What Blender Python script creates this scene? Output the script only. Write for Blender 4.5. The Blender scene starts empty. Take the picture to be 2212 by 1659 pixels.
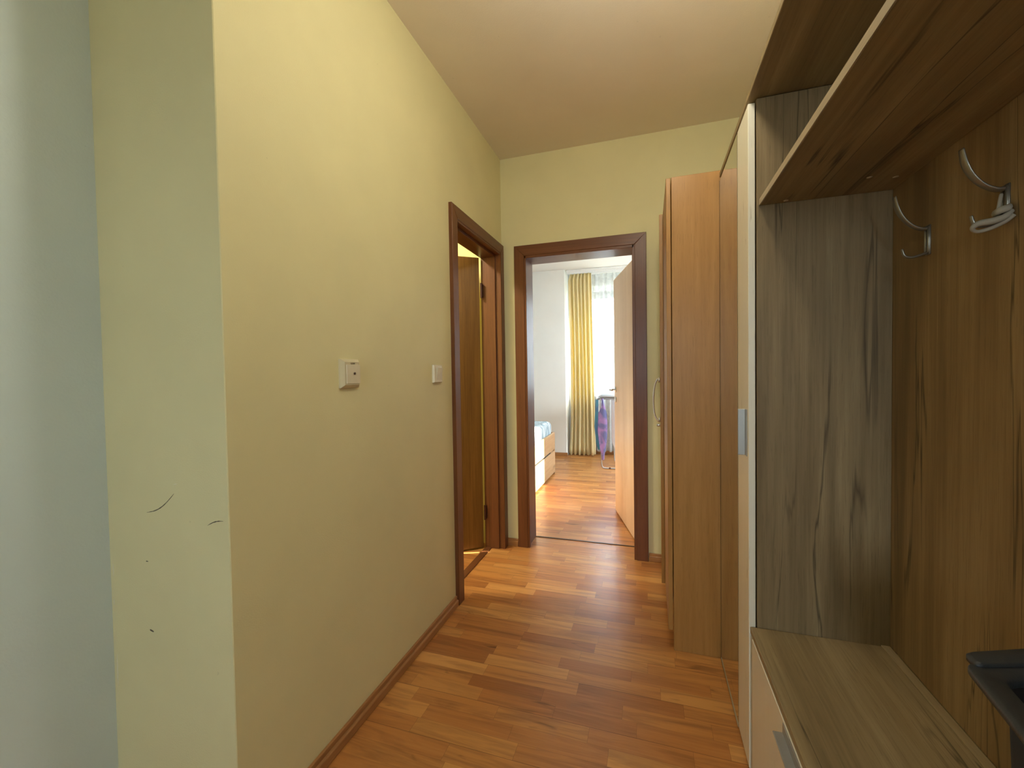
import bpy, bmesh, math, random
from mathutils import Vector, Matrix, Euler
random.seed(7)
PI = math.pi
SC = bpy.context.scene
COL = SC.collection

# ------------------------------------------------------------------ camera
def make_camera():
    f_px, yaw, pitch, roll = 919.87, 0.31200, -0.024928, -0.015736
    cy, sy, cp, sp = math.cos(yaw), math.sin(yaw), math.cos(pitch), math.sin(pitch)
    fwd = Vector((-sy*cp, cy*cp, sp)); right = Vector((cy, sy, 0)); up = right.cross(fwd)
    r2 = right*math.cos(roll) + up*math.sin(roll); u2 = -right*math.sin(roll) + up*math.cos(roll)
    m = Matrix((r2, u2, -fwd)).transposed().to_4x4()
    m.translation = Vector((0, 0, 1.2))
    cd = bpy.data.cameras.new('camera'); cd.sensor_width = 36; cd.lens = f_px/2212*36
    cd.clip_start = 0.02; cd.clip_end = 100
    c = bpy.data.objects.new('camera', cd); COL.objects.link(c); c.matrix_world = m
    SC.camera = c
make_camera()

# ------------------------------------------------------------------ light and exposure
SC.view_settings.view_transform = 'Standard'
SC.view_settings.look = 'None'
SC.view_settings.gamma = 1
SC.view_settings.use_curve_mapping = False
SC.view_settings.exposure = 0.52
SKY, SUN, LAMP, BATH = 23.0, 24.0, 60.0, 26.0

def make_world():
    w = bpy.data.worlds.new('daylight'); SC.world = w; w.use_nodes = True
    nt = w.node_tree; nt.nodes.clear()
    out = nt.nodes.new('ShaderNodeOutputWorld'); bg = nt.nodes.new('ShaderNodeBackground')
    tc = nt.nodes.new('ShaderNodeTexCoord'); sx = nt.nodes.new('ShaderNodeSeparateXYZ')
    mr = nt.nodes.new('ShaderNodeMapRange'); mr.inputs[1].default_value = -0.25; mr.inputs[2].default_value = 0.1
    mx = nt.nodes.new('ShaderNodeMix'); mx.data_type = 'RGBA'
    mx.inputs[6].default_value = (0.22, 0.24, 0.21, 1); mx.inputs[7].default_value = (0.76, 0.90, 1.0, 1)
    nt.links.new(tc.outputs['Generated'], sx.inputs[0]); nt.links.new(sx.outputs['Z'], mr.inputs[0])
    nt.links.new(mr.outputs[0], mx.inputs[0]); nt.links.new(mx.outputs[2], bg.inputs[0])
    bg.inputs[1].default_value = SKY; nt.links.new(bg.outputs[0], out.inputs[0])
make_world()

def light(name, kind, loc, rot=(0, 0, 0), energy=10, color=(1, 1, 1), size=None, portal=False, shape='RECTANGLE'):
    d = bpy.data.lights.new(name, kind); d.energy = energy; d.color = color
    if kind == 'AREA':
        d.shape = shape
        if shape == 'DISK': d.size = size
        else: d.size, d.size_y = size
        if portal: d.cycles.is_portal = True
    o = bpy.data.objects.new(name, d); COL.objects.link(o); o.location = loc; o.rotation_euler = rot
    return o
sun = light('sun', 'SUN', (2, 8, 5), energy=SUN, color=(1.0, 0.93, 0.80))
sun.data.angle = math.radians(0.6)
sun.rotation_euler = Vector((-2.5, -1.0, -1.125)).to_track_quat('-Z', 'Y').to_euler()
# daylight through the bedroom window, an added side window, and through the window of the room behind the camera
light('bedroom_window_portal', 'AREA', (-0.30, 6.46, 1.66), (-PI/2, 0, 0), 1, (1, 1, 1), (1.3, 1.5), portal=True)
light('added_side_window_portal', 'AREA', (2.17, 4.8, 1.85), (0, PI/2, 0), 1, (1, 1, 1), (1.1, 2.1), portal=True)
light('rear_window_portal', 'AREA', (0.0, -2.58, 1.55), (PI/2, 0, 0), 1, (1, 1, 1), (0.9, 1.2), portal=True)
light('bathroom_lamp_light', 'AREA', (-1.75, 1.9, 2.58), (0, 0, 0), BATH, (1.0, 0.93, 0.72), 0.26, shape='DISK')

# ------------------------------------------------------------------ node helpers
class NT:
    def __init__(s, name):
        s.m = bpy.data.materials.new(name); s.m.use_nodes = True
        s.t = s.m.node_tree; s.b = s.t.nodes['Principled BSDF']; s.tc = s.t.nodes.new('ShaderNodeTexCoord')
    def n(s, typ, **kw):
        x = s.t.nodes.new(typ)
        for k, v in kw.items(): setattr(x, k, v)
        return x
    def l(s, a, b): s.t.links.new(a, b)
    def val(s, sock, v):
        if hasattr(v, 'is_output'): s.l(v, sock)
        else: sock.default_value = v
    def math(s, op, a, b=0.0, c=0.0, clamp=False):
        x = s.n('ShaderNodeMath', operation=op); x.use_clamp = clamp
        s.val(x.inputs[0], a); s.val(x.inputs[1], b); s.val(x.inputs[2], c); return x.outputs[0]
    def mix(s, f, a, b, mode='MIX'):
        x = s.n('ShaderNodeMix', data_type='RGBA', blend_type=mode)
        s.val(x.inputs[0], f)
        for i, v in ((6, a), (7, b)):
            if hasattr(v, 'is_output'): s.l(v, x.inputs[i])
            else: x.inputs[i].default_value = (*v[:3], 1)
        return x.outputs[2]
    def mapping(s, scale=(1, 1, 1), rot=(0, 0, 0), loc=(0, 0, 0), src=None):
        x = s.n('ShaderNodeMapping'); x.inputs['Scale'].default_value = scale
        x.inputs['Rotation'].default_value = rot; x.inputs['Location'].default_value = loc
        s.l(src or s.tc.outputs['Object'], x.inputs[0]); return x.outputs[0]
    def noise(s, vec, scale, detail=3, rough=0.5, dist=0.0):
        x = s.n('ShaderNodeTexNoise'); s.l(vec, x.inputs['Vector'])
        x.inputs['Scale'].default_value = scale; x.inputs['Detail'].default_value = detail
        x.inputs['Roughness'].default_value = rough; x.inputs['Distortion'].default_value = dist
        return x.outputs[0]
    def ramp(s, f, stops):
        x = s.n('ShaderNodeValToRGB'); s.l(f, x.inputs[0]); e = x.color_ramp.elements
        while len(e) < len(stops): e.new(0.5)
        for k, (p, c) in zip(e, stops):
            k.position = p; k.color = (*c, 1) if len(c) == 3 else c
        return x.outputs[0]
    def bump(s, h, strength=0.2, dist=0.002):
        x = s.n('ShaderNodeBump'); x.inputs['Strength'].default_value = strength
        x.inputs['Distance'].default_value = dist; s.l(h, x.inputs['Height']); s.l(x.outputs[0], s.b.inputs['Normal'])
    def set(s, **kw):
        for k, v in kw.items():
            k = {'base': 'Base Color', 'rough': 'Roughness', 'metal': 'Metallic', 'spec': 'Specular IOR Level',
                 'coat': 'Coat Weight', 'coatr': 'Coat Roughness', 'trans': 'Transmission Weight', 'sheen': 'Sheen Weight'}[k]
            if isinstance(v, tuple): v = (*v[:3], 1)
            s.val(s.b.inputs[k], v)
        return s.m

def mat_paint(name, col, rough=0.75, grain=260, strength=0.25, blotch=0.06, spec=0.3):
    t = NT(name); v = t.mapping()
    a = t.noise(v, 3.2, 3, 0.55)
    dark = tuple(c*(1-blotch) for c in col); lite = tuple(min(1, c*(1+blotch)) for c in col)
    c = t.mix(t.math('MULTIPLY', t.math('SUBTRACT', a, 0.3), 2.5, clamp=True), dark, lite)
    sp = t.noise(v, 34, 2, 0.6)
    c = t.mix(t.math('MULTIPLY', t.math('GREATER_THAN', sp, 0.775), 0.25), c, tuple(x*0.6 for x in col))
    t.bump(t.noise(v, grain, 3, 0.6), strength, 0.0015)
    return t.set(base=c, rough=rough, spec=spec)

def mat_plain(name, col, rough=0.4, metal=0.0, spec=0.5, bump=0):
    t = NT(name)
    if bump: t.bump(t.noise(t.mapping(), bump, 2), 0.25, 0.001)
    n = t.noise(t.mapping(), 45, 2)
    c = t.mix(n, tuple(x*0.94 for x in col), tuple(min(1, x*1.05) for x in col))
    return t.set(base=c, rough=rough, metal=metal, spec=spec)

def stretch(axis, along, across):
    return tuple(along if i == 'xyz'.index(axis) else across for i in range(3))

def mat_wood(name, dark, mid, lite, axis='z', rough=0.4, fig=1.0, cracks=0.0, streak=0.0, spec=0.45, fine=1.0, off=0.0):
    """straight grained wood running along one axis, with broad figure, pores and optional cracks / dark streaks"""
    t = NT(name); o3 = (off, off*1.7, off*0.6)
    fg = t.noise(t.mapping(stretch(axis, 0.55, 7), loc=o3), fig, 4, 0.6, 1.4)
    gr = t.noise(t.mapping(stretch(axis, 2.2, 95*fine), loc=o3), 1.0, 3, 0.6, 0.3)
    h = t.math('ADD', t.math('MULTIPLY', fg, 0.62), t.math('MULTIPLY', gr, 0.38))
    c = t.ramp(h, [(0.34, dark), (0.5, mid), (0.66, lite)])
    pores = t.noise(t.mapping(stretch(axis, 14, 420), loc=o3), 1.0, 2, 0.5)
    c = t.mix(t.math('MULTIPLY', t.math('GREATER_THAN', pores, 0.63), 0.28), c, tuple(x*0.55 for x in dark))
    if cracks:
        ck = t.noise(t.mapping(stretch(axis, 0.7, 15), loc=(3.1+off, 1.2, 7.7)), 1.0, 4, 0.5, 0.5)
        line = t.math('SUBTRACT', 1.0, t.math('MULTIPLY', t.math('ABSOLUTE', t.math('SUBTRACT', ck, 0.5)), 55), clamp=True)
        gate = t.math('MULTIPLY', t.math('SUBTRACT', t.noise(t.mapping(stretch(axis, 1.1, 5), loc=(9.2, off, 0)), 1.0, 2), 0.53), 12, clamp=True)
        c = t.mix(t.math('MULTIPLY', t.math('MULTIPLY', line, gate), cracks), c, tuple(x*0.25 for x in dark))
    if streak:
        sk = t.noise(t.mapping(stretch(axis, 0.45, 9), loc=(5.5, 2.2+off, 3.3)), 1.0, 3, 0.5, 0.8)
        c = t.mix(t.math('MULTIPLY', t.math('MULTIPLY', t.math('SUBTRACT', sk, 0.56), 7, clamp=True), streak), c, tuple(x*0.7 for x in dark))
    t.bump(gr, 0.12, 0.0008)
    r = t.math('ADD', rough-0.05, t.math('MULTIPLY', fg, 0.1))
    return t.set(base=c, rough=r, spec=spec)

def mat_floor():
    """laminate of three-strip boards laid across the corridor, staves of mixed length and tone"""
    t = NT('cherry_laminate'); sep = t.n('ShaderNodeSeparateXYZ'); t.l(t.tc.outputs['Object'], sep.inputs[0])
    X, Y = sep.outputs[0], sep.outputs[1]
    W = 0.0645
    yr = t.math('DIVIDE', t.math('ADD', Y, 10.0), W); row = t.math('FLOOR', yr); fy = t.math('FRACT', yr)
    wn = t.n('ShaderNodeTexWhiteNoise', noise_dimensions='1D'); t.l(row, wn.inputs['W'])
    L = t.math('ADD', 0.27, t.math('MULTIPLY', wn.outputs['Value'], 0.12))
    xr = t.math('ADD', t.math('DIVIDE', t.math('ADD', X, 10.0), L), t.math('MULTIPLY', wn.outputs['Value'], 17.3))
    cell = t.math('FLOOR', xr); fx = t.math('FRACT', xr)
    cb = t.n('ShaderNodeCombineXYZ'); t.l(cell, cb.inputs[0]); t.l(row, cb.inputs[1])
    w2 = t.n('ShaderNodeTexWhiteNoise', noise_dimensions='2D'); t.l(cb.outputs[0], w2.inputs['Vector'])
    rnd = w2.outputs['Value']
    # grain shifted per stave
    off = t.n('ShaderNodeVectorMath', operation='SCALE'); t.l(w2.outputs['Color'], off.inputs[0]); off.inputs['Scale'].default_value = 30
    add = t.n('ShaderNodeVectorMath', operation='ADD'); t.l(t.tc.outputs['Object'], add.inputs[0]); t.l(off.outputs[0], add.inputs[1])
    fg = t.noise(t.mapping((1.6, 17, 1), src=add.outputs[0]), 1.0, 4, 0.6, 1.6)
    gr = t.noise(t.mapping((5, 150, 1), src=add.outputs[0]), 1.0, 3, 0.6)
    c = t.ramp(rnd, [(0.0, (0.36, 0.130, 0.036)), (0.15, (0.47, 0.182, 0.048)), (0.5, (0.54, 0.225, 0.060)), (0.82, (0.61, 0.28, 0.078)), (1.0, (0.69, 0.34, 0.102))])
    g2 = t.math('MULTIPLY', t.math('SUBTRACT', 0.56, fg), 3.2, clamp=True)
    c = t.mix(t.math('MULTIPLY', g2, 0.75), c, (0.20, 0.070, 0.022))
    g3 = t.math('MULTIPLY', t.math('SUBTRACT', gr, 0.45), 2.2, clamp=True)
    c = t.mix(t.math('MULTIPLY', g3, 0.38), c, (0.66, 0.33, 0.12))
    kn = t.noise(t.mapping((6, 24, 1), src=add.outputs[0]), 1.0, 2, 0.5, 1.0)
    c = t.mix(t.math('MULTIPLY', t.math('MULTIPLY', t.math('SUBTRACT', kn, 0.68), 9, clamp=True), 0.6), c, (0.07, 0.02, 0.006))
    # joints: faint between staves, darker between boards of three strips
    def edge(f, w): return t.math('MAXIMUM', t.math('LESS_THAN', f, w), t.math('GREATER_THAN', f, 1-w))
    b3 = t.math('FRACT', t.math('DIVIDE', row, 3.0))
    bl = t.math('MULTIPLY', t.math('LESS_THAN', b3, 0.2), t.math('LESS_THAN', fy, 0.022))
    j = t.math('MAXIMUM', t.math('MULTIPLY', edge(fx, 0.0022), 0.35), t.math('MULTIPLY', edge(fy, 0.011), 0.25))
    j = t.math('MAXIMUM', j, t.math('MULTIPLY', bl, 0.75))
    c = t.mix(j, c, (0.07, 0.02, 0.008))
    wav = t.noise(t.mapping(), 9, 2)
    h = t.math('ADD', t.math('MULTIPLY', gr, 0.4), t.math('SUBTRACT', t.math('MULTIPLY', wav, 1.2), t.math('MULTIPLY', j, 1.2)))
    t.bump(h, 0.09, 0.002)
    r = t.math('ADD', 0.25, t.math('MULTIPLY', t.noise(t.mapping((3, 12, 1)), 3, 3), 0.13))
    return t.set(base=c, rough=r, spec=0.5)

def mat_ivory():
    t = NT('ivory_speckled_laminate')
    v = t.mapping((90, 90, 9))
    sp = t.noise(v, 1.0, 3, 0.6, 0.4)
    gate = t.noise(t.mapping((14, 14, 3.2)), 1.0, 2)
    k = t.math('MULTIPLY', t.math('MULTIPLY', t.math('SUBTRACT', sp, 0.62), 14, clamp=True), t.math('MULTIPLY', t.math('SUBTRACT', gate, 0.5), 9, clamp=True))
    br = t.noise(t.mapping((30, 30, 1.6)), 1.0, 2)
    c = t.mix(br, (0.84, 0.77, 0.60), (0.88, 0.83, 0.70))
    c = t.mix(t.math('MULTIPLY', k, 0.6), c, (0.36, 0.25, 0.12))
    return t.set(base=c, rough=0.32, spec=0.5)

def mat_cloth(name, c1, c2, scale=8, trans=0.0, tcol=None, rough=0.9, stretchv=(1, 1, 1), alpha=1.0):
    t = NT(name); n = t.noise(t.mapping(stretchv), scale, 3, 0.5, 0.6)
    c = t.mix(t.math('MULTIPLY', t.math('SUBTRACT', n, 0.4), 5, clamp=True), c1, c2)
    t.bump(t.noise(t.mapping(), 420, 2), 0.15, 0.001)
    t.set(base=c, rough=rough, spec=0.1)
    out = t.t.nodes['Material Output']; last = t.b.outputs[0]
    if trans:
        tr = t.n('ShaderNodeBsdfTranslucent'); tr.inputs[0].default_value = (*(tcol or c2), 1)
        mx = t.n('ShaderNodeMixShader'); mx.inputs[0].default_value = trans
        t.l(last, mx.inputs[1]); t.l(tr.outputs[0], mx.inputs[2]); last = mx.outputs[0]
    if alpha < 1:
        tp = t.n('ShaderNodeBsdfTransparent'); mx = t.n('ShaderNodeMixShader'); mx.inputs[0].default_value = alpha
        t.l(tp.outputs[0], mx.inputs[1]); t.l(last, mx.inputs[2]); last = mx.outputs[0]
    t.l(last, out.inputs[0]); return t.m

def mat_emit(name, col, strength):
    t = NT(name); t.b.inputs['Emission Color'].default_value = (*col, 1); t.b.inputs['Emission Strength'].default_value = strength
    return t.set(base=col, rough=0.3)

def mat_glass():
    t = NT('window_glass'); out = t.t.nodes['Material Output']
    tp = t.n('ShaderNodeBsdfTransparent'); gl = t.n('ShaderNodeBsdfGlossy'); gl.inputs['Roughness'].default_value = 0.0
    mx = t.n('ShaderNodeMixShader'); mx.inputs[0].default_value = 0.06
    t.l(tp.outputs[0], mx.inputs[1]); t.l(gl.outputs[0], mx.inputs[2]); t.l(mx.outputs[0], out.inputs[0]); return t.m

M = {
 'yellow': mat_paint('yellow_wall_paint', (0.74, 0.68, 0.40), 0.6, 230, 0.3, 0.03, 0.35),
 'greyw': mat_paint('pale_grey_wall_paint', (0.68, 0.78, 0.81), 0.5, 150, 0.35, 0.03, 0.5),
 'white': mat_paint('white_wall_paint', (0.86, 0.86, 0.82), 0.8, 230, 0.2, 0.02),
 'ceil': mat_paint('ceiling_paint', (0.86, 0.78, 0.67), 0.85, 300, 0.35, 0.02),
 'bath': mat_paint('bathroom_yellow_paint', (0.85, 0.78, 0.36), 0.7, 230, 0.1, 0.02),
 'floor': mat_floor(),
 'frame': mat_wood('walnut_door_frame_wood', (0.105, 0.036, 0.012), (0.150, 0.053, 0.018), (0.190, 0.070, 0.024), 'z', 0.36, 1.0, spec=0.4),
 'framex': mat_wood('walnut_door_frame_wood_across', (0.105, 0.036, 0.012), (0.150, 0.053, 0.018), (0.190, 0.070, 0.024), 'x', 0.36, 1.0, spec=0.4),
 'framey': mat_wood('walnut_door_frame_wood_lengthwise', (0.105, 0.036, 0.012), (0.150, 0.053, 0.018), (0.190, 0.070, 0.024), 'y', 0.36, 1.0, spec=0.4),
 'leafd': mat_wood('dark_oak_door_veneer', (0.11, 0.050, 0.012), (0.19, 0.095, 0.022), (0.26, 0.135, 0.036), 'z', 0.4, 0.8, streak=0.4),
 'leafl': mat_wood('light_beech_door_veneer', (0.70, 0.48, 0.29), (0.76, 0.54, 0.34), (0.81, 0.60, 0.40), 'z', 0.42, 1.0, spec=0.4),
 'beech': mat_wood('beech_laminate', (0.33, 0.160, 0.042), (0.385, 0.192, 0.052), (0.44, 0.228, 0.068), 'z', 0.4, 1.0, spec=0.35, fine=0.7),
 'oakz': mat_wood('weathered_oak_laminate_upright', (0.19, 0.130, 0.062), (0.27, 0.190, 0.096), (0.35, 0.260, 0.140), 'z', 0.5, 1.0, 0.75, 0.45, spec=0.35),
 'oaky': mat_wood('weathered_oak_laminate_lengthwise', (0.20, 0.138, 0.064), (0.28, 0.200, 0.098), (0.37, 0.275, 0.145), 'y', 0.5, 1.0, 0.9, 0.5, spec=0.35, off=2.3),
 'oaky2': mat_wood('weathered_oak_strip', (0.25, 0.175, 0.085), (0.32, 0.235, 0.120), (0.39, 0.295, 0.160), 'y', 0.5, 1.0, 0.4, 0.2, spec=0.35, off=4.1),
 'oakback': mat_wood('warm_oak_back_panel', (0.20, 0.118, 0.045), (0.28, 0.172, 0.070), (0.36, 0.235, 0.104), 'z', 0.5, 1.0, 0.8, 0.7, spec=0.35, off=5.1),
 'edge': mat_wood('oak_edging', (0.33, 0.25, 0.15), (0.42, 0.33, 0.21), (0.50, 0.41, 0.28), 'y', 0.45, 1.0),
 'ivory': mat_ivory(),
 'alu': mat_plain('brushed_aluminium', (0.42, 0.42, 0.41), 0.42, 0.7),
 'hookmetal': mat_plain('dull_hook_metal', (0.30, 0.28, 0.24), 0.36, 0.85),
 'nickel': mat_plain('satin_nickel', (0.62, 0.58, 0.52), 0.3, 0.9),
 'mirror': NT('mirror_glass').set(base=(0.72, 0.72, 0.70), rough=0.0, metal=1.0),
 'plastic': mat_plain('beige_switch_plastic', (0.66, 0.60, 0.42), 0.32),
 'plasticw': mat_plain('cream_switch_plastic', (0.72, 0.66, 0.50), 0.35),
 'dark': mat_plain('dark_gap', (0.02, 0.016, 0.012), 0.7),
 'brownsteel': mat_plain('dark_brown_hinge_steel', (0.07, 0.028, 0.022), 0.4, 0.4),
 'black': mat_plain('black_moulded_plastic', (0.023, 0.024, 0.024), 0.5, bump=350),
 'blackin': mat_plain('black_bin_body_plastic', (0.009, 0.009, 0.010), 0.55, spec=0.3),
 'curtain': mat_cloth('yellow_curtain_cloth', (0.84, 0.70, 0.38), (0.88, 0.76, 0.46), 5, 0.26, (0.95, 0.80, 0.26), stretchv=(1, 1, 0.1)),
 'sheer': mat_cloth('white_net_cloth', (0.66, 0.69, 0.69), (0.80, 0.82, 0.82), 20, 0.12, (0.6, 0.62, 0.62), alpha=0.5),
 'upvc': mat_plain('white_window_plastic', (0.85, 0.87, 0.88), 0.35),
 'shutter': mat_plain('grey_shutter_slat', (0.40, 0.42, 0.43), 0.5),
 'glass': mat_glass(),
 'bedwood': mat_wood('pale_oak_bed_board', (0.38, 0.22, 0.105), (0.46, 0.285, 0.145), (0.54, 0.36, 0.20), 'y', 0.5, 1.3, 0.5),
 'mattress': mat_cloth('grey_patterned_sheet', (0.62, 0.70, 0.72), (0.24, 0.32, 0.38), 26, 0, stretchv=(1, 1, 0.25)),
 'steel': mat_plain('painted_rack_tube', (0.50, 0.50, 0.52), 0.3, 0.6),
 'racktip': mat_plain('brown_rack_foot', (0.12, 0.05, 0.035), 0.45),
 'purple': mat_cloth('purple_blue_garment_cloth', (0.50, 0.30, 0.62), (0.17, 0.20, 0.42), 9, 0.2, (0.5, 0.3, 0.7)),
 'teal': mat_cloth('teal_garment_cloth', (0.14, 0.38, 0.48), (0.16, 0.26, 0.46), 9, 0.25, (0.1, 0.4, 0.6)),
 'lilac': mat_cloth('pale_grey_lilac_cloth', (0.55, 0.52, 0.58), (0.68, 0.66, 0.68), 12, 0.3, (0.7, 0.68, 0.72), stretchv=(1, 1, 0.2)),
 'whitecloth': mat_cloth('white_towel_cloth', (0.85, 0.87, 0.90), (0.75, 0.79, 0.84), 15, 0.2),
 'baseb': mat_wood('brown_baseboard', (0.30, 0.135, 0.048), (0.38, 0.18, 0.065), (0.46, 0.225, 0.085), 'y', 0.38),
 'basebx': mat_wood('brown_baseboard_across', (0.30, 0.135, 0.048), (0.38, 0.18, 0.065), (0.46, 0.225, 0.085), 'x', 0.38),
 'strip': mat_plain('dark_threshold_strip', (0.06, 0.03, 0.018), 0.4),
 'scuff': mat_plain('dark_scuff', (0.10, 0.085, 0.055), 0.8),
 'chip': mat_plain('bare_plaster_chip', (0.80, 0.76, 0.60), 0.8),
 'strap': mat_plain('cream_fabric_strap', (0.36, 0.32, 0.25), 0.75),
 'globe': mat_emit('lit_globe_glass', (1.0, 0.95, 0.78), LAMP),
 'lampglass': mat_plain('white_lamp_base', (0.8, 0.8, 0.78), 0.3),
 'ledred': mat_plain('dark_red_indicator', (0.05, 0.012, 0.004), 0.2),
 'ink': mat_plain('dark_print', (0.10, 0.08, 0.05), 0.6),
}

# ------------------------------------------------------------------ mesh helpers
def root_loc(o):
    while o.parent: o = o.parent
    return o.location.copy()

class MB:
    """collects shapes given in world metres; build() links them as one mesh object, relative to its thing's base"""
    def __init__(s): s.bm = bmesh.new()
    def box(s, x0, x1, y0, y1, z0, z1, bev=0.0015, seg=1):
        r = bmesh.ops.create_cube(s.bm, size=1.0)
        vs = r['verts']
        for v in vs:
            v.co = Vector(((x0+x1)/2 + v.co.x*(x1-x0), (y0+y1)/2 + v.co.y*(y1-y0), (z0+z1)/2 + v.co.z*(z1-z0)))
        if bev > 0:
            bev = min(bev, 0.45*min(abs(x1-x0), abs(y1-y0), abs(z1-z0)))
            es = list({e for v in vs for e in v.link_edges})
            bmesh.ops.bevel(s.bm, geom=es, offset=bev, segments=seg, affect='EDGES', profile=0.5)
        return s
    def loops(s, loops, close_u=True, cap=True):
        rows = [[s.bm.verts.new(Vector(p)) for p in L] for L in loops]
        n = len(rows[0])
        for a, b in zip(rows, rows[1:]):
            for i in range(n if close_u else n-1):
                j = (i+1) % n
                try: s.bm.faces.new((a[i], a[j], b[j], b[i]))
                except ValueError: pass
        if cap and close_u:
            s.bm.faces.new(list(reversed(rows[0]))); s.bm.faces.new(rows[-1])
        return s
    def tube(s, pts, r, seg=10, flat=None, sub=6, smooth=True):
        """swept tube; r number or per-point list; flat=(axis vector, factor list) widens it along an axis"""
        P = [Vector(p) for p in pts]; R = r if isinstance(r, (list, tuple)) else [r]*len(P)
        F = flat[1] if flat else [1]*len(P)
        if smooth and len(P) > 2:
            Q, RR, FF = [], [], []
            for i in range(len(P)-1):
                p0, p1, p2, p3 = P[max(i-1, 0)], P[i], P[i+1], P[min(i+2, len(P)-1)]
                for k in range(sub):
                    t = k/sub
                    Q.append(0.5*((2*p1)+(p2-p0)*t+(2*p0-5*p1+4*p2-p3)*t*t+(3*p1-p0-3*p2+p3)*t**3))
                    RR.append(R[i]*(1-t)+R[i+1]*t); FF.append(F[i]*(1-t)+F[i+1]*t)
            Q.append(P[-1]); RR.append(R[-1]); FF.append(F[-1]); P, R, F = Q, RR, FF
        ref = flat[0].normalized() if flat else Vector((0.123, 0.97, 0.21)).normalized()
        L = []
        for i, p in enumerate(P):
            d = (P[min(i+1, len(P)-1)] - P[max(i-1, 0)]).normalized()
            a = (ref - d*ref.dot(d))
            if a.length < 1e-4: a = d.orthogonal()
            a.normalize(); b = d.cross(a)
            L.append([p + a*math.cos(2*PI*k/seg)*R[i]*F[i] + b*math.sin(2*PI*k/seg)*R[i] for k in range(seg)])
        return s.loops(L)
    def lathe(s, c, prof, seg=24, axis='z'):
        L = []
        for r, h in prof:
            row = []
            for k in range(seg):
                a = 2*PI*k/seg; u, v = r*math.cos(a), r*math.sin(a)
                row.append(Vector(c) + (Vector((u, v, h)) if axis == 'z' else Vector((h, u, v)) if axis == 'x' else Vector((v, h, u))))
            L.append(row)
        return s.loops(L)
    def build(s, name, mat, parent=None, smooth=False, local=False):
        bmesh.ops.recalc_face_normals(s.bm, faces=s.bm.faces[:])
        if parent is not None and not local:
            off = root_loc(parent)
            for v in s.bm.verts: v.co -= off
        me = bpy.data.meshes.new(name); s.bm.to_mesh(me); s.bm.free()
        if smooth:
            for p in me.polygons: p.use_smooth = True
        me.materials.append(M[mat] if isinstance(mat, str) else mat)
        o = bpy.data.objects.new(name, me); COL.objects.link(o)
        if parent is not None: o.parent = parent
        return o

def tag(o, label, cat, group=None):
    o['label'] = label; o['category'] = cat
    if group: o['group'] = group
    return o
def thing(name, loc, label=None, cat=None, group=None, kind=None, rz=0):
    o = bpy.data.objects.new(name, None); COL.objects.link(o); o.location = loc; o.rotation_euler = (0, 0, rz)
    o.empty_display_size = 0.1
    if label: tag(o, label, cat, group)
    if kind: o['kind'] = kind
    return o
def struct(o): o['kind'] = 'structure'; return o
def box(name, mat, dims, parent=None, bev=0.0015, seg=1):
    return MB().box(*dims, bev=bev, seg=seg).build(name, mat, parent)

# ------------------------------------------------------------------ the setting
CZ = 2.665
struct(MB().box(-3.2, 2.2, -3.2, 6.7, -0.12, 0.0, bev=0).build('floor', 'floor'))
struct(MB().box(-3.2, 2.2, -3.2, 2.9, CZ, CZ+0.12, bev=0).build('ceiling', 'ceil'))
struct(MB().box(-3.2, 2.2, 2.9, 6.7, CZ-0.001, CZ+0.12, bev=0).build('ceiling_bedroom', 'white'))
E0, E1 = 0.0, CZ
wl = MB()
L2 = [(-1.56, 0.757), (-0.967, 0.757), (-0.965, 0.759), (-0.965, 2.045), (-1.085, 2.045), (-1.085, 0.877), (-1.56, 0.877)]
wl.loops([[(x, y, E0) for x, y in L2], [(x, y, E1) for x, y in L2]])
wl.box(-1.085, -0.965, 2.730, 2.80, E0, E1, bev=0)
wl.box(-1.085, -0.965, 2.045, 2.730, 2.02, E1, bev=0)
wall_left = struct(wl.build('wall_left', 'yellow'))
wall_end = wall_left
struct(MB().box(-1.525, -1.405, -3.1, 0.757, E0, E1, bev=0).build('wall_left_near', 'greyw'))
wb = MB()
wb.box(-3.2, -0.81, 2.80, 2.99, E0, E1, bev=0)
wb.box(-0.085, 2.2, 2.80, 2.99, E0, E1, bev=0)
wb.box(-0.81, -0.085, 2.80, 2.99, 1.995, E1, bev=0)
struct(wb.build('wall_back', 'yellow'))
wbb = MB()      # plaster of the bedroom side
wbb.box(-3.2, -0.81, 2.99, 3.0, E0, E1, bev=0); wbb.box(-0.085, 2.2, 2.99, 3.0, E0, E1, bev=0); wbb.box(-0.81, -0.085, 2.99, 3.0, 1.995, E1, bev=0)
struct(wbb.build('wall_bedroom_near', 'white'))
struct(MB().box(0.635, 0.755, -3.1, 2.80, E0, E1, bev=0).build('wall_right', 'yellow'))
# room behind the camera
wr = MB(); wr.box(-1.525, -0.29, -2.9, -2.6, E0, E1, bev=0); wr.box(0.29, 0.755, -2.9, -2.6, E0, E1, bev=0)
wr.box(-0.29, 0.29, -2.9, -2.6, E0, 1.0, bev=0); wr.box(-0.29, 0.29, -2.9, -2.6, 2.1, E1, bev=0)
struct(wr.build('wall_rear', 'white'))
# bathroom behind the left door
struct(MB().box(-2.62, -2.5, 0.877, 2.80, E0, E1, bev=0).build('wall_bathroom_left', 'bath'))
wq = MB(); wq.box(-2.5, -1.085, 2.785, 2.80, E0, E1, bev=0); struct(wq.build('wall_bathroom_back', 'bath'))
struct(MB().box(-2.62, -1.56, 0.757, 0.877, E0, E1, bev=0).build('wall_bathroom_near', 'bath'))
struct(MB().box(-1.0875, -1.0855, 0.88, 2.04, E0, E1, bev=0).build('wall_bathroom_right', 'bath'))
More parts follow.
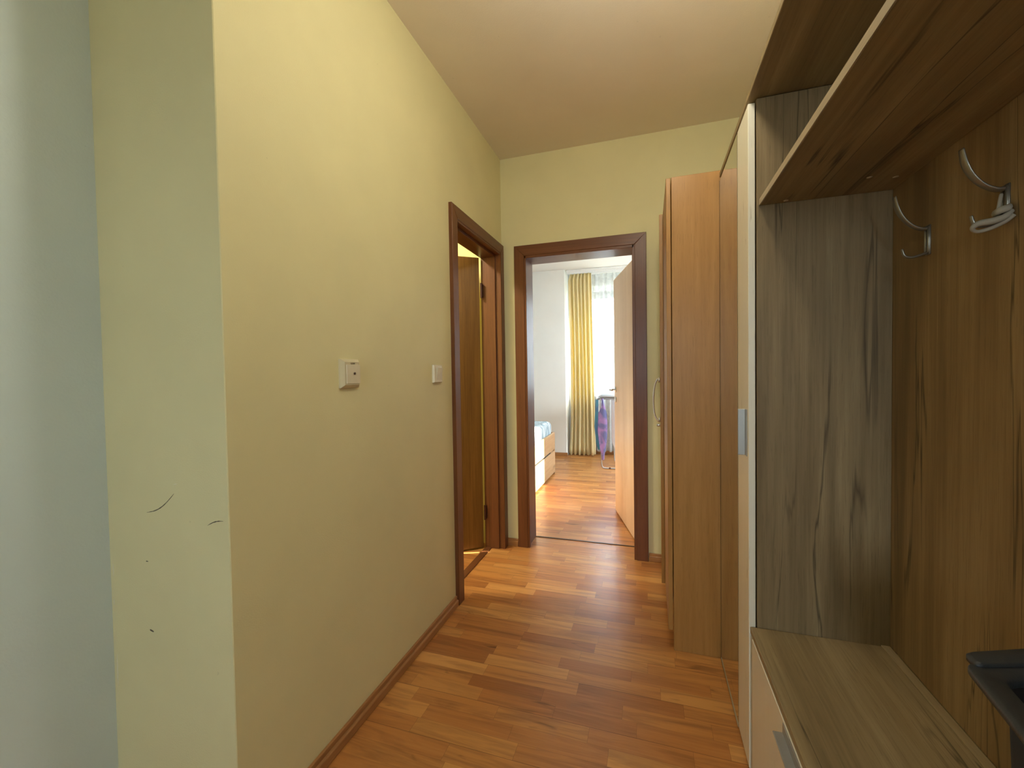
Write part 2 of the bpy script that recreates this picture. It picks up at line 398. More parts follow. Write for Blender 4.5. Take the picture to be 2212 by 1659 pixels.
# bedroom
WX0, WX1, WZ0, WZ1 = -0.93, 0.32, 0.88, 2.45
ww = MB(); ww.box(-3.2, WX0, 6.32, 6.55, E0, E1, bev=0); ww.box(WX1, 2.2, 6.32, 6.55, E0, E1, bev=0)
ww.box(WX0, WX1, 6.32, 6.55, E0, WZ0, bev=0); ww.box(WX0, WX1, 6.32, 6.55, WZ1, E1, bev=0)
struct(ww.build('wall_window', 'white'))
struct(MB().box(-3.2, -1.135, 6.02, 6.32, E0, E1, bev=0.004).build('wall_bedroom_pier', 'white'))
struct(MB().box(-3.2, -3.08, 3.0, 6.02, E0, E1, bev=0).build('wall_bedroom_left', 'white'))
wq = MB(); wq.box(2.08, 2.2, 3.0, 3.8, E0, E1, bev=0); wq.box(2.08, 2.2, 5.8, 6.32, E0, E1, bev=0)
wq.box(2.08, 2.2, 3.8, 5.8, E0, 1.35, bev=0); wq.box(2.08, 2.2, 3.8, 5.8, 2.35, E1, bev=0)
struct(wq.build('wall_bedroom_right', 'white'))

def window(name, x0, x1, z0, z1, y, mull, turn=None):
    w = thing(name, (0.5*(x0+x1), y, z0), kind='structure')
    b = MB(); fr = 0.075
    b.box(x0, x0+fr, y-0.03, y+0.03, z0, z1); b.box(x1-fr, x1, y-0.03, y+0.03, z0, z1)
    b.box(x0+fr, x1-fr, y-0.03, y+0.03, z0, z0+fr); b.box(x0+fr, x1-fr, y-0.03, y+0.03, z1-0.055, z1)
    for m in mull: b.box(m-0.05, m+0.05, y-0.03, y+0.03, z0+fr, z1-fr)
    b.build('window_frame', 'upvc', w)
    MB().box(x0+fr-0.01, x1-fr+0.01, y-0.006, y+0.006, z0+fr-0.01, z1-0.045, bev=0).build('pane', 'glass', w)
    if turn: w.location = turn; w.rotation_euler = (0, 0, PI/2)
    return w
w1 = window('window_1', WX0, WX1, WZ0, WZ1, 6.42, [0.02])
box('shutter_slat', 'shutter', (WX0+0.04, WX1-0.04, 6.46, 6.48, 2.285, 2.44), w1)
box('window_sill', 'upvc', (WX0-0.02, WX1+0.02, 6.24, 6.40, WZ0-0.03, WZ0), w1, 0.004)
window('added_side_window', -1.0, 1.0, 0.0, 1.0, 0.0, [], turn=(2.14, 4.8, 1.35))  # unseen window added to brighten the bedroom and aim sun at the bed
window('window_2', -0.29, 0.29, 1.0, 2.1, -2.75, [])

# baseboards
def baseboard(name, x0, x1, y0, y1, side, mat='baseb'):
    b = MB()
    if side == 'x+':
        b.box(x0, x0+0.010, y0, y1, 0, 0.052, 0.002); b.box(x0, x0+0.019, y0, y1, 0, 0.034, 0.006, 3)
    elif side == 'y-':
        b.box(x0, x1, y1-0.010, y1, 0, 0.052, 0.002); b.box(x0, x1, y1-0.015, y1, 0, 0.036, 0.004, 2)
    return struct(b.build(name, mat))
baseboard('baseboard_left', -0.965, 0, 0.757, 1.983, 'x+')
baseboard('baseboard_back', -0.965, -0.872, 0, 2.80, 'y-', 'basebx')
baseboard('baseboard_back_right', -0.010, 0.09, 0, 2.80, 'y-', 'basebx')
baseboard('baseboard_bedroom_pier', -3.08, -1.12, 0, 6.02, 'y-', 'basebx')
baseboard('baseboard_bedroom_window', -1.135, 2.08, 0, 6.32, 'y-', 'basebx')
baseboard('baseboard_left_near', -1.405, 0, -2.6, 0.757, 'x+')
baseboard('baseboard_left_return', -1.405, -0.965, 0, 0.757, 'y-', 'basebx')
# thresholds
struct(MB().box(-0.80, -0.095, 2.993, 3.006, 0, 0.004, 0.001).build('trim_1', 'strip'))
struct(MB().box(-1.085, -1.040, 2.06, 2.72, 0, 0.006, 0.003, 2).build('trim_2', 'framey'))

def casing_set(parent, axis, f, dep, u0, u1, top, w, headmat):
    """mitred flat casing round an opening; f = front face, dep = signed depth behind it"""
    e = 0.0025
    def prism(name, poly, mat):
        cu = sum(p[0] for p in poly)/4; cz = sum(p[1] for p in poly)/4
        def at(d, k):
            out = []
            for u, z in poly:
                uu = u + (e if u < cu else -e)*k; zz = z + ((e if z < cz else -e)*k if z > 0.01 else 0)
                out.append((f+d, uu, zz) if axis == 'x' else (uu, f+d, zz))
            return out
        MB().loops([at(dep, 0), at(math.copysign(e, dep), 0), at(0, 1)]).build(name, mat, parent)
    prism('casing', [(u0, 0), (u0+w, 0), (u0+w, top-w), (u0, top)], 'frame')
    prism('casing', [(u1-w, 0), (u1, 0), (u1, top), (u1-w, top-w)], 'frame')
    prism('casing_head', [(u0, top), (u0+w, top-w), (u1-w, top-w), (u1, top)], headmat)

# ------------------------------------------------------------------ door 1: bathroom door in the left wall
d1 = thing('door_1', (-0.965, 2.39, 0), kind='structure')
XF = -0.945
casing_set(d1, 'x', XF, -0.02, 1.985, 2.790, 2.075, 0.065, 'framey')
b = MB()      # jambs with a rabbet step
b.box(-1.087, -0.985, 2.035, 2.062, 0, 2.0, 0.002); b.box(-0.99, XF-0.004, 2.035, 2.052, 0, 2.01, 0.002)
b.box(-1.087, -0.985, 2.715, 2.738, 0, 2.0, 0.002); b.box(-0.99, XF-0.004, 2.727, 2.738, 0, 2.01, 0.002)
b.build('jamb', 'frame', d1)
b = MB(); b.box(-1.087, -0.985, 2.04, 2.735, 1.985, 2.019, 0.002); b.box(-0.99, XF-0.004, 2.04, 2.735, 2.0, 2.019, 0.002)
b.build('jamb_head', 'framey', d1)
# leaf, swung into the bathroom: local frame with x along the leaf from the hinge
leaf = bpy.data.objects.new('door_leaf', None)
bm = MB(); bm.box(0.012, 0.662, -0.040, 0.0, 0.012, 1.985, 0.002)
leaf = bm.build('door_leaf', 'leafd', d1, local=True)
leaf.location = Vector((-1.081, 2.700, 0)) - d1.location
leaf.rotation_euler = (0, 0, math.atan2(-0.62, -0.78))
b = MB()
b.lathe((0.60, -0.04, 1.03), [(0.0, 0), (0.025, 0), (0.025, -0.008), (0.009, -0.008), (0.009, -0.05), (0.0, -0.05)], 16, 'y')
b.tube([(0.60, -0.085, 1.03), (0.57, -0.09, 1.03), (0.49, -0.088, 1.03)], 0.009, 8)
h = b.build('handle', 'nickel', leaf, True, local=True)
for zz in (0.25, 1.763):
    b = MB(); b.box(-1.083, -1.070, 2.690, 2.714, zz-0.045, zz+0.045, 0.002)
    b.lathe((-1.078, 2.694, zz), [(0.0, -0.05), (0.007, -0.05), (0.007, 0.05), (0.0, 0.05)], 10)
    b.build('hinge', 'brownsteel', d1)

# ------------------------------------------------------------------ door 2: bedroom door in the end wall
d2 = thing('door_2', (-0.44, 2.80, 0), kind='structure')
YF = 2.783
casing_set(d2, 'y', YF, 0.02, -0.870, -0.012, 2.0625, 0.070, 'framex')
b = MB()
b.box(-0.815, -0.788, YF+0.004, YF+0.035, 0, 2.0, 0.002); b.box(-0.815, -0.800, YF+0.03, 3.004, 0, 2.0, 0.002)
b.box(-0.098, -0.080, YF+0.004, YF+0.035, 0, 2.0, 0.002); b.box(-0.096, -0.080, YF+0.03, 3.004, 0, 2.0, 0.002)
b.build('jamb', 'frame', d2)
b = MB(); b.box(-0.81, -0.085, YF+0.004, YF+0.035, 1.975, 1.996, 0.002); b.box(-0.81, -0.085, YF+0.03, 3.004, 1.984, 1.996, 0.002)
b.build('jamb_head', 'framex', d2)
b = MB(); b.box(-0.870, -0.806, 3.0, 3.018, 0, 2.062); b.box(-0.089, -0.020, 3.0, 3.018, 0, 2.062); b.box(-0.870, -0.020, 3.0, 3.018, 1.99, 2.0625)
b.build('casing_bedroom_side', 'frame', d2)
bm = MB(); bm.box(0.0, 0.72, -0.040, 0.0, 0.010, 1.978, 0.002)
leaf = bm.build('door_leaf', 'leafl', d2, local=True)
leaf.location = Vector((-0.090, 3.040, 0)) - d2.location
leaf.rotation_euler = (0, 0, math.atan2(0.69, -0.193))
b = MB()
for s in (1, -1):
    y0 = 0.0 if s > 0 else -0.04
    b.lathe((0.665, y0, 1.05), [(0.0, 0), (0.024, 0), (0.024, s*0.007), (0.009, s*0.007), (0.009, s*0.045), (0.0, s*0.045)], 16, 'y')
    b.tube([(0.665, y0+s*0.045, 1.05), (0.64, y0+s*0.052, 1.05), (0.56, y0+s*0.050, 1.05)], 0.008, 8)
    b.lathe((0.665, y0, 0.965), [(0.0, 0), (0.024, 0), (0.024, s*0.007), (0.0, s*0.007)], 16, 'y')
b.build('handle', 'nickel', leaf, True, local=True)

# ------------------------------------------------------------------ wall marks on the return
def sliver(name, pts, w, mat, parent, y):
    """a thin dent or scrape of paint with its own outline"""
    b = MB(); n = len(pts)
    L = []
    for i, (x, z) in enumerate(pts):
        ww = w*(math.sin(PI*(i+0.35)/(n-0.3))*0.8+0.15)*random.uniform(0.6, 1.2)
        L.append([(x, y-0.0006, z+ww), (x, y-0.0006, z-ww), (x, y+0.0005, z-ww), (x, y+0.0005, z+ww)])
    return b.loops(L).build(name, mat, parent)
def lerp_pts(a, b, n, sag=0.0):
    return [(a[0]+(b[0]-a[0])*i/n, a[1]+(b[1]-a[1])*i/n + sag*math.sin(PI*i/n)) for i in range(n+1)]
sliver('scuff_mark', lerp_pts((-1.252, 0.852), (-1.150, 0.908), 14, -0.012), 0.0018, 'scuff', wall_end, 0.757)
sliver('scuff_mark', lerp_pts((-1.036, 0.838), (-0.984, 0.853), 10, 0.004), 0.0014, 'scuff', wall_end, 0.757)
sliver('scuff_mark', lerp_pts((-1.257, 0.540), (-1.243, 0.537), 4), 0.0028, 'scuff', wall_end, 0.757)
sliver('scuff_mark', lerp_pts((-1.262, 0.722), (-1.254, 0.722), 4), 0.0018, 'scuff', wall_end, 0.757)
sliver('paint_chip', lerp_pts((-1.150, 0.932), (-1.138, 0.934), 4), 0.0010, 'chip', wall_end, 0.757)
for z0, z1, x in ((0.70, 0.665, -1.394), (0.45, 0.36, -1.392), (0.60, 0.585, -1.396)):
    b = MB(); L = []
    for i in range(9):
        t = i/8; ww = 0.0012*math.sin(PI*(t*0.9+0.05)); xx = x+random.uniform(-0.001, 0.001); z = z0+(z1-z0)*t
        L.append([(xx-ww, 0.7564, z), (xx+ww, 0.7564, z), (xx+ww, 0.7575, z), (xx-ww, 0.7575, z)])
    b.loops(L).build('paint_chip', 'chip', wall_end)

# ------------------------------------------------------------------ switches on the left wall
def plate(b, x0, y0, y1, z0, z1, d, inset):
    L = []
    for (dx, ins) in ((0, 0), (d*0.35, 0), (d, inset), (d, inset+0.001), (d*0.96, inset+0.002)):
        L.append([(x0+dx, y0+ins, z0+ins), (x0+dx, y1-ins, z0+ins), (x0+dx, y1-ins, z1-ins), (x0+dx, y0+ins, z1-ins)])
    return b.loops(L)
t = thing('wall_switch', (-0.965, 1.197, 1.16), 'larger beige square wall control with tiny dark red light, left of the light switch', 'wall switch')
plate(MB(), -0.965, 1.150, 1.242, 1.160, 1.256, 0.017, 0.010).build('cover_plate', 'plastic', t)
p = plate(MB(), -0.9495, 1.168, 1.236, 1.174, 1.237, 0.003, 0.0008).build('push_panel', 'plasticw', t)
MB().lathe((-0.9468, 1.206, 1.208), [(0, 0.0), (0.0045, 0.0), (0.004, 0.003), (0, 0.0035)], 14, 'x').build('indicator_light', 'ledred', p, True)
fc = bpy.data.curves.new('lettering', 'FONT'); fc.body = 'System'; fc.size = 0.008; fc.extrude = 0.0002; fc.align_x = 'CENTER'
fo = bpy.data.objects.new('lettering', fc); COL.objects.link(fo); bpy.context.view_layer.update()
me = bpy.data.meshes.new_from_object(fo); bpy.data.objects.remove(fo)
me.materials.clear(); me.materials.append(M['ink'])
R3 = Matrix(((0, 0, 1), (1, 0, 0), (0, 1, 0))).to_4x4()
tilt = Matrix.Rotation(-0.25, 4, 'Y')
me.transform(Matrix.Translation(Vector((-0.965+0.0172, 1.200, 1.2395)) - t.location) @ tilt @ R3)
fo = bpy.data.objects.new('lettering', me); COL.objects.link(fo); fo.parent = t

t = thing('light_switch', (-0.965, 1.822, 1.16), 'small cream rocker light switch beside the dark left door frame', 'light switch')
plate(MB(), -0.965, 1.778, 1.862, 1.162, 1.246, 0.012, 0.003).build('cover_plate', 'plasticw', t)
b = MB(); L = []
for zz, d in ((1.176, 0.013), (1.204, 0.016), (1.232, 0.021)):
    L.append([(-0.965+0.011, 1.800, zz), (-0.965+d, 1.800, zz), (-0.965+d, 1.850, zz), (-0.965+0.011, 1.850, zz)])
b.loops(L).build('rocker', 'plasticw', t)

# ------------------------------------------------------------------ beech wardrobe
wd = thing('wardrobe', (0.36, 2.33, 0), 'tall beech two-door wardrobe standing between the bedroom door and the mirror', 'wardrobe')
BX = 0.093
box('side_panel', 'beech', (BX, 0.632, 1.920, 1.938, 0, 2.008), wd)
box('side_panel', 'beech', (BX, 0.632, 2.722, 2.740, 0, 2.008), wd)
b = MB(); b.box(BX, 0.632, 1.938, 2.722, 1.990, 2.006); b.box(BX+0.01, 0.625, 1.938, 2.722, 0.078, 0.094); b.box(0.625, 0.632, 1.938, 2.722, 0.09, 1.99)
b.build('carcass', 'beech', wd)
box('plinth', 'beech', (BX+0.02, BX+0.036, 1.938, 2.722, 0, 0.078), wd)
box('door', 'beech', (0.072, 0.090, 1.921, 2.326, 0.088, 2.006), wd)
bm = MB(); bm.box(-0.018, 0.0, -0.403, 0.0, 0.088, 2.003, 0.0015)
dr = bm.build('door', 'beech', wd, local=True)
dr.location = Vector((0.090, 2.738, 0)) - wd.location; dr.rotation_euler = (0, 0, math.radians(-2.6))
b = MB(); pts = []
for z, d in ((1.163, 0.004), (1.155, 0.016), (1.125, 0.028), (1.085, 0.034), (1.045, 0.036), (1.005, 0.034), (0.965, 0.028), (0.94, 0.016), (0.932, 0.004)):
    pts.append((-0.018-d, -0.355, z))
b.tube([(p[0], p[1], p[2]) for p in pts], 0.0042, 8, (Vector((0, 1, 0)), [1.9]*len(pts)))
b.box(-0.030, -0.0185, -0.365, -0.345, 1.140, 1.166, 0.002); b.box(-0.030, -0.0185, -0.365, -0.345, 0.930, 0.956, 0.002)
b.build('handle', 'nickel', dr, True, local=True)
MB().lathe((-0.018, -0.292, 0.905), [(0, 0), (0.009, 0), (0.009, -0.004), (0, -0.004)], 14, 'x').box(-0.040, -0.022, -0.294, -0.290, 0.898, 0.912, 0.001).build('lock', 'nickel', dr, True, local=True)

# ------------------------------------------------------------------ tall oak cabinet with ivory door and mirror
F = 0.275
tc = thing('tall_cabinet', (0.45, 1.65, 0), 'tall narrow dark oak hall cabinet with ivory door and long mirror front', 'cabinet')
box('side_panel', 'oakz', (0.2965, 0.632, 1.391, 1.409, 0, 1.972), tc)
b = MB(); b.box(0.297, 0.632, 1.892, 1.910, 0, 1.972); b.box(0.297, 0.632, 1.409, 1.892, 0.05, 0.068); b.box(0.622, 0.632, 1.409, 1.892, 0.068, 1.972)
b.box(0.300, 0.316, 1.409, 1.892, 0, 0.05)
b.build('carcass', 'oakz', tc)
MB().box(F, 0.293, 1.9085, 1.9145, 0.012, 1.962, 0.0).build('gap_shade_strip', 'dark', tc)  # dark strip stands in for the shaded gap at the mirror's far edge
wdoor = box('door', 'ivory', (F, 0.293, 1.3925, 1.546, 0.012, 1.962), tc, 0.0012); wdoor['label'] = 'ivory speckled door'
b = MB(); b.box(F-0.0025, F, 1.408, 1.434, 0.943, 1.082, 0.0008); b.box(F-0.021, F, 1.431, 1.4345, 0.943, 1.082, 0.001)
b.build('handle', 'alu', wdoor)
md = box('mirror_door', 'oakz', (0.279, 0.293, 1.551, 1.908, 0.012, 1.962), tc, 0.001); md['label'] = 'full height mirror door'
MB().box(F, 0.279, 1.5525, 1.9075, 0.014, 1.961, 0.0).build('mirror', 'mirror', md)
box('mirror_trim', 'edge', (F-0.002, 0.280, 1.551, 1.908, 0.008, 0.0135), md, 0.0005)

# ------------------------------------------------------------------ coat rack over the bench
cr = thing('coat_rack', (0.60, 0.95, 0.443), 'dark oak coat rack panel with open hat shelf above the bench', 'coat rack')
box('back_panel', 'oakback', (0.615, 0.632, 0.42, 1.390, 0.4445, 1.972), cr)
sh = box('shelf', 'oaky', (0.303, 0.615, 0.42, 1.390, 1.668, 1.686), cr)
box('edging', 'edge', (0.3022, 0.3032, 0.42, 1.390, 1.6685, 1.6855), sh, 0.0)
for (x, y) in ((0.365, 1.373), (0.519, 1.280), (0.58, 1.299)):
    MB().lathe((x, y, 1.6682), [(0, 0), (0.006, 0), (0.006, -0.001), (0, -0.0014)], 12).build('screw_cap', 'edge', sh, True)
tp = MB(); tp.box(F, 0.632, 0.42, 1.910, 1.974, 1.992)
tp.build('top_board', 'oaky', cr)
def hook(y):
    h = MB()
    h.box(0.6095, 0.6155, y-0.0085, y-0.0025, 1.462, 1.522, 0.0015); h.box(0.6095, 0.6155, y+0.0025, y+0.0085, 1.462, 1.522, 0.0015)
    h.box(0.612, 0.6155, y-0.009, y+0.009, 1.458, 1.526, 0.001)
    h.tube([(0.612, y, 1.519), (0.600, y, 1.519), (0.582, y, 1.529), (0.566, y, 1.548), (0.555, y, 1.572), (0.550, y, 1.599)],
           [0.0040, 0.0040, 0.0034, 0.0030, 0.0030, 0.0026], 12, (Vector((0, 1, 0)), [1.6, 1.8, 2.2, 2.8, 3.2, 2.8]))
    h.tube([(0.612, y, 1.463), (0.600, y, 1.459), (0.583, y, 1.455), (0.570, y, 1.460), (0.565, y, 1.476)],
           [0.0034, 0.0034, 0.003, 0.0028, 0.0024], 10, (Vector((0, 1, 0)), [1.5, 1.5, 1.5, 1.5, 1.4]))
    return h.build('hook', 'hookmetal', cr, True)
hook(1.237); hook(1.012)
# strap tangled round the nearer hook
b = MB()
b.tube([(0.606, 1.010, 1.508), (0.600, 1.004, 1.492), (0.599, 1.006, 1.474), (0.604, 1.013, 1.466)], 0.0028, 8)
b.tube([(0.608, 1.020, 1.478), (0.597, 1.010, 1.4745), (0.594, 0.995, 1.475), (0.604, 0.990, 1.478), (0.611, 1.000, 1.482)], 0.0042, 8, (Vector((0, 0, 1)), [1.5]*5))
b.tube([(0.611, 0.996, 1.474), (0.600, 0.992, 1.463), (0.586, 0.997, 1.459), (0.573, 1.005, 1.459), (0.566, 1.010, 1.453), (0.574, 1.014, 1.447), (0.588, 1.008, 1.448), (0.603, 0.996, 1.456), (0.611, 0.988, 1.465)], [0.005, 0.0055, 0.006, 0.0055, 0.004, 0.003, 0.0035, 0.004, 0.0035], 8)
tag(b.build('strap', 'strap', None, True), 'cream fabric strap tangled round the nearer metal coat hook', 'strap')

# ------------------------------------------------------------------ bench
bn = thing('bench', (0.45, 0.95, 0), 'low oak topped bench with ivory front below the coat hooks', 'bench')
box('back_strip', 'oaky2', (0.594, 0.6145, 0.42, 1.389, 0.4432, 0.4465), bn, 0.001)
box('bench_top', 'oaky', (0.278, 0.614, 0.42, 1.3895, 0.425, 0.443), bn)
b = MB(); b.box(0.297, 0.632, 1.372, 1.3895, 0, 0.425); b.box(0.297, 0.632, 0.42, 0.438, 0, 0.425); b.box(0.622, 0.632, 0.438, 1.372, 0.0, 0.425); b.box(0.297, 0.622, 0.438, 1.372, 0.03, 0.046)
b.build('carcass', 'ivory', bn)
fr = box('flap_front', 'ivory', (0.2775, 0.295, 0.58, 1.366, 0.014, 0.421), bn, 0.0012); fr['label'] = 'ivory speckled front'
b = MB(); b.box(0.275, 0.2775, 0.905, 1.060, 0.392, 0.418, 0.0008); b.box(0.2555, 0.2775, 0.905, 1.060, 0.392, 0.3955, 0.001)
b.build('handle', 'alu', fr)

# ------------------------------------------------------------------ black bin standing on the bench
def rounded(poly, r, z, n=6):
    out = []; k = len(poly)
    for i in range(k):
        p0, p, p1 = Vector(poly[i-1]), Vector(poly[i]), Vector(poly[(i+1) % k])
        a, c = (p0-p).normalized(), (p1-p).normalized()
        ang = a.angle(c); d = min(r/math.tan(ang/2), 0.45*min((p0-p).length, (p1-p).length))
        s, e = p+a*d, p+c*d
        for j in range(n+1):
            t = j/n; q = s*(1-t)**2 + p*2*t*(1-t) + e*t*t
            out.append((q.x, q.y, z))
    return out
def scaled(poly, f, dx=0, dy=0):
    cx = sum(p[0] for p in poly)/len(poly); cy = sum(p[1] for p in poly)/len(poly)
    return [(cx+(p[0]-cx)*f+dx, cy+(p[1]-cy)*f+dy) for p in poly]
rim = [(0.403, 0.728), (0.361, 0.467), (0.590, 0.445), (0.590, 0.800)]
ctr = (sum(p[0] for p in rim)/4, sum(p[1] for p in rim)/4)
bt = thing('bin', (ctr[0], ctr[1], 0.443), 'black plastic bin with wide moulded rim standing on the oak bench', 'bin')
b = MB()
b.loops([rounded(scaled(rim, 0.62), 0.03, 0.4435), rounded(scaled(rim, 0.64), 0.035, 0.46), rounded(scaled(rim, 0.81, 0.012), 0.035, 0.784),
         rounded(scaled(rim, 0.795, 0.012), 0.035, 0.784), rounded(scaled(rim, 0.61), 0.03, 0.47), rounded(scaled(rim, 0.59), 0.03, 0.455)])
b.build('body', 'blackin', bt, True)
b = MB()
b.loops([rounded(scaled(rim, 0.815, 0.012), 0.03, 0.782), rounded(scaled(rim, 0.985), 0.035, 0.789), rounded(rim, 0.035, 0.791), rounded(rim, 0.035, 0.796),
         rounded(scaled(rim, 0.985), 0.035, 0.799), rounded(scaled(rim, 0.93), 0.035, 0.800), rounded(scaled(rim, 0.83, 0.012), 0.035, 0.798),
         rounded(scaled(rim, 0.80, 0.012), 0.035, 0.793), rounded(scaled(rim, 0.80, 0.012), 0.035, 0.782), rounded(scaled(rim, 0.815, 0.012), 0.03, 0.782)], cap=False)
b.build('rim', 'black', bt, True)
b = MB(); lip = [(0.412, 0.742), (0.409, 0.715), (0.590, 0.775), (0.590, 0.812)]
b.loops([rounded(lip, 0.012, 0.797), rounded(lip, 0.012, 0.803), rounded(scaled(lip, 0.93), 0.012, 0.805)])
b.build('hinge_ledge', 'black', bt, True)

# ------------------------------------------------------------------ hall lamp (its light hangs just below the shade)
t = thing('pendant_lamp', (0.03, 1.10, CZ), 'lit white glass globe lamp hanging from the corridor ceiling', 'pendant lamp')
MB().lathe((0.03, 1.10, CZ), [(0, 0), (0.05, 0), (0.045, -0.025), (0.006, -0.03), (0.006, -0.12), (0.03, -0.13), (0.03, -0.15), (0, -0.15)], 24).build('lamp_holder', 'lampglass', t, True)
prof = [(0.075*math.sin(PI*k/16), -0.215+0.075*math.cos(PI*k/16)) for k in range(17)]
MB().lathe((0.03, 1.10, CZ), prof, 28).build('glass_globe', 'globe', t, True)
t = thing('ceiling_lamp', (-1.75, 1.90, CZ), 'round white flush ceiling lamp inside the bathroom', 'ceiling lamp')
MB().lathe((-1.75, 1.90, CZ), [(0, 0), (0.15, 0), (0.15, -0.03), (0.14, -0.065), (0, -0.07)], 32).build('lamp_shade', 'lampglass', t, True)

# ------------------------------------------------------------------ bedroom: bed and mattress
bd = thing('bed', (-1.6, 4.0, 0), 'pale oak bed with drawer front seen through the bedroom doorway', 'bed')
box('side_board', 'bedwood', (-1.100, -1.078, 3.10, 4.975, 0.292, 0.490), bd, 0.002)
box('drawer_front', 'bedwood', (-1.100, -1.078, 3.10, 4.975, 0.020, 0.272), bd, 0.002)
b = MB(); b.box(-2.05, -1.102, 3.12, 4.955, 0.02, 0.44); b.box(-1.102, -1.098, 3.12, 4.955, 0.02, 0.48)
b.build('bed_base', 'bedwood', bd)
box('drawer_gap', 'dark', (-1.099, -1.088, 3.14, 4.78, 0.270, 0.294), bd, 0.0)
box('foot_board', 'bedwood', (-2.06, -1.079, 4.957, 4.977, 0.0, 0.492), bd, 0.002)
box('head_board', 'bedwood', (-2.06, -1.079, 3.08, 3.10, 0.0, 0.80), bd, 0.002)
b = MB(); b.box(-2.03, -1.105, 3.11, 4.945, 0.4405, 0.628, 0.055, 5)
tag(b.build('mattress', 'mattress', None, True), 'mattress in a grey patterned sheet lying on the bed', 'mattress')

# ------------------------------------------------------------------ curtains
def curtain(name, mat, x0a, x1a, x0b, x1b, y, z0, z1, folds, amp, th, nu, flare=None, seed=1):
    rnd = random.Random(seed); ph = [rnd.uniform(0, 6.28) for _ in range(5)]; nv = 30
    b = MB(); front, back = [], []
    for j in range(nv+1):
        v = j/nv; z = z1+(z0-z1)*v
        a = x0a+(x0b-x0a)*v; c = x1a+(x1b-x1a)*v
        if flare: a, c = flare(v, a, c)
        row, row2 = [], []
        for i in range(nu+1):
            u = i/nu
            k = 0.55+0.45*min(1, v*1.6)
            off = amp*k*(math.sin(2*PI*folds*u+ph[0]+0.5*math.sin(3*v+ph[1])) + 0.45*math.sin(2*PI*folds*1.7*u+ph[2]+1.2*v) + 0.25*math.sin(2*PI*folds*3.1*u+ph[3]))
            x = a+(c-a)*u + 0.006*math.sin(2*PI*folds*2*u+ph[4])
            zz = z + (0.008*math.sin(2*PI*folds*u+1) if j == nv else 0)
            row.append(b.bm.verts.new((x, y+off, zz))); row2.append(b.bm.verts.new((x, y+off+th, zz)))
        front.append(row); back.append(row2)
    for G in (front, back):
        for j in range(nv):
            for i in range(nu): b.bm.faces.new((G[j][i], G[j][i+1], G[j+1][i+1], G[j+1][i]))
    for j in range(nv):
        for i in (0, nu): b.bm.faces.new((front[j][i], front[j+1][i], back[j+1][i], back[j][i]))
    for i in range(nu):
        for j in (0, nv): b.bm.faces.new((front[j][i], front[j][i+1], back[j][i+1], back[j][i]))
    return b.build(name, mat, None, True)
def fl(v, a, c):
    if v > 0.80: a -= 0.02*(v-0.8)/0.2
    if v < 0.03: a += 0.03
    return a + 0.02*math.sin(PI*v), c
tag(curtain('curtain', 'curtain', -1.110, -0.775, -1.100, -0.735, 6.12, 0.015, 2.605, 6.2, 0.021, 0.002, 96, fl, 4), 'long yellow curtain hanging beside the bedroom window', 'curtain')
tag(curtain('net_curtain', 'sheer', -0.99, 1.0, -0.99, 1.0, 6.205, 0.06, 2.60, 24, 0.016, 0.001, 380, None, 9), 'thin white net curtain hanging across the bedroom window', 'net curtain')
rl = thing('curtain_rail', (0, 6.15, 2.664), 'white curtain rail fixed to the bedroom ceiling above the window', 'curtain rail')
MB().box(-1.12, 1.4, 6.085, 6.235, 2.635, 2.6635, 0.004).build('rail', 'upvc', rl)
MB().box(-1.12, 1.4, 6.105, 6.112, 2.609, 2.636, 0.001).box(-1.12, 1.4, 6.200, 6.206, 2.609, 2.636, 0.001).build('track', 'upvc', rl)

# ------------------------------------------------------------------ drying rack and laundry
RX0, RX1, RY0, RY1, RZ = -0.605, 0.10, 5.30, 5.82, 0.868
dk = thing('drying_rack', (-0.25, 5.55, 0), 'metal tube drying rack by the bedroom window behind the door', 'drying rack')
b = MB()
b.tube([(RX0, RY0, RZ), (RX1, RY0, RZ)], 0.008, 8, smooth=False); b.tube([(RX0, RY1, RZ), (RX1, RY1, RZ)], 0.008, 8, smooth=False)
b.tube([(RX0, RY0, RZ), (RX0, RY1, RZ)], 0.008, 8, smooth=False); b.tube([(RX1, RY0, RZ), (RX1, RY1, RZ)], 0.008, 8, smooth=False)
for i in range(1, 8):
    y = RY0+(RY1-RY0)*i/8; b.tube([(RX0, y, RZ+0.003), (RX1, y, RZ+0.003)], 0.002, 6, smooth=False)
b.build('top_frame', 'steel', dk, True)
def uleg(y0, y1, x0, x1):
    b = MB(); q = 0.05
    f = lambda t: y0+(y1-y0)*t
    b.tube([(x0, f(0), RZ), (x0, f(0.5), 0.44), (x0, f(0.9), 0.10), (x0+0.012, f(0.985), 0.025), (x0+q, f(1), 0.010), (x0+0.15, f(1), 0.010), (0.5*(x0+x1), f(1), 0.010), (x1-q, f(1), 0.010), (x1-0.012, f(0.985), 0.025), (x1, f(0.9), 0.10), (x1, f(0.5), 0.44), (x1, f(0), RZ)], 0.009, 8, sub=5)
    o = b.build('leg_frame', 'steel', dk, True)
    for x in (x0+0.10, x1-0.10):
        MB().tube([(x-0.012, f(1), 0.0115), (x+0.012, f(1), 0.0115)], 0.0112, 10, smooth=False).build('foot_sleeve', 'racktip', o, True)
uleg(RY0, RY0+0.04, RX0+0.035, RX1-0.02); uleg(RY1, RY1-0.1, RX0+0.16, RX1-0.10)
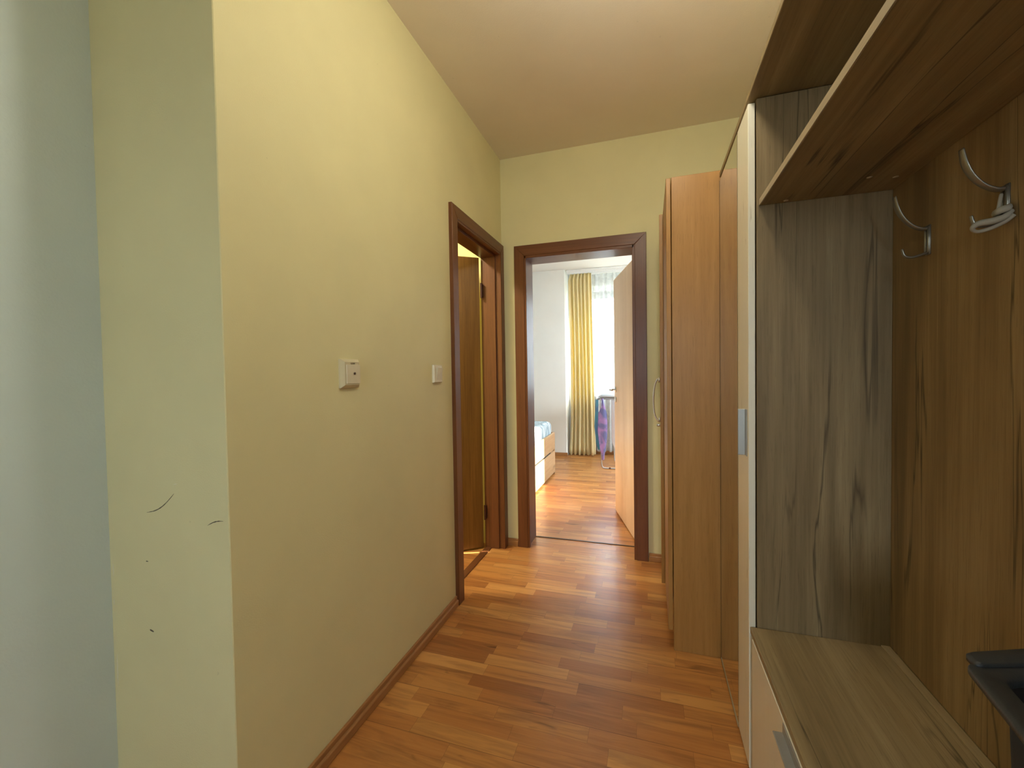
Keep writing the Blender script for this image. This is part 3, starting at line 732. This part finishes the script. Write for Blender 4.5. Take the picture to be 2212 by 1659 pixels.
def hanging(name, mat, x, y, w, z1, prof, th, label, cat, nx=10, seed=0):
    """cloth hung from a wire: profile = (height, half width, x shift)"""
    rnd = random.Random(seed); ph = rnd.uniform(0, 6); L = []
    for z, hw, dx in prof:
        row = []
        for k in range(nx):
            a = 2*PI*k/nx
            row.append((x+dx+math.cos(a)*hw*w, y+math.sin(a)*th*(0.6+0.5*math.sin(9*z+ph)) + 0.004*math.sin(3*a+ph), z))
        L.append(row)
    return tag(MB().loops(L).build(name, mat, None, True), label, cat)
hanging('garment', 'purple', -0.545, 5.262, 1.0, 0, [(0.877, 0.012, 0.0), (0.84, 0.012, 0.002), (0.77, 0.022, 0.008), (0.70, 0.050, 0.0), (0.60, 0.056, 0.0), (0.48, 0.058, -0.002), (0.36, 0.048, 0.0), (0.26, 0.034, 0.0), (0.19, 0.018, 0.002), (0.13, 0.016, 0.0), (0.125, 0.004, 0.0)], 0.022, 'purple and blue garment hanging from the front of the drying rack', 'garment', 14, 3)
hanging('garment', 'teal', -0.622, 5.345, 1.0, 0, [(0.858, 0.018, 0.004), (0.75, 0.018, 0.0), (0.66, 0.024, -0.002), (0.52, 0.030, -0.004), (0.42, 0.024, 0.0), (0.33, 0.024, 0.006), (0.24, 0.014, 0.02), (0.235, 0.004, 0.02)], 0.020, 'teal garment hanging behind the purple one on the drying rack', 'garment', 12, 5)
hanging('cloth', 'lilac', -0.325, 5.262, 1.0, 0, [(0.858, 0.115, 0.0), (0.70, 0.115, 0.0), (0.5, 0.115, 0.0), (0.35, 0.112, 0.0), (0.27, 0.09, 0.01), (0.225, 0.05, 0.02), (0.22, 0.01, 0.02)], 0.016, 'pale grey lilac cloth draped over the drying rack beside the door', 'cloth', 20, 8)
b = MB(); L = []
for i in range(13):
    y = 5.33+0.44*i/12; zz = 0.893+0.007*math.sin(i*1.3)
    L.append([(-0.60, y, zz-0.006), (-0.20, y, zz-0.002), (0.06, y, zz-0.006), (0.06, y, zz+0.010), (-0.25, y, zz+0.020+0.008*math.sin(i)), (-0.45, y, zz+0.016), (-0.60, y, zz+0.006)])
b.loops(L)
tag(b.build('towel', 'whitecloth', None, True), 'white towel lying flat on top of the drying rack', 'towel')
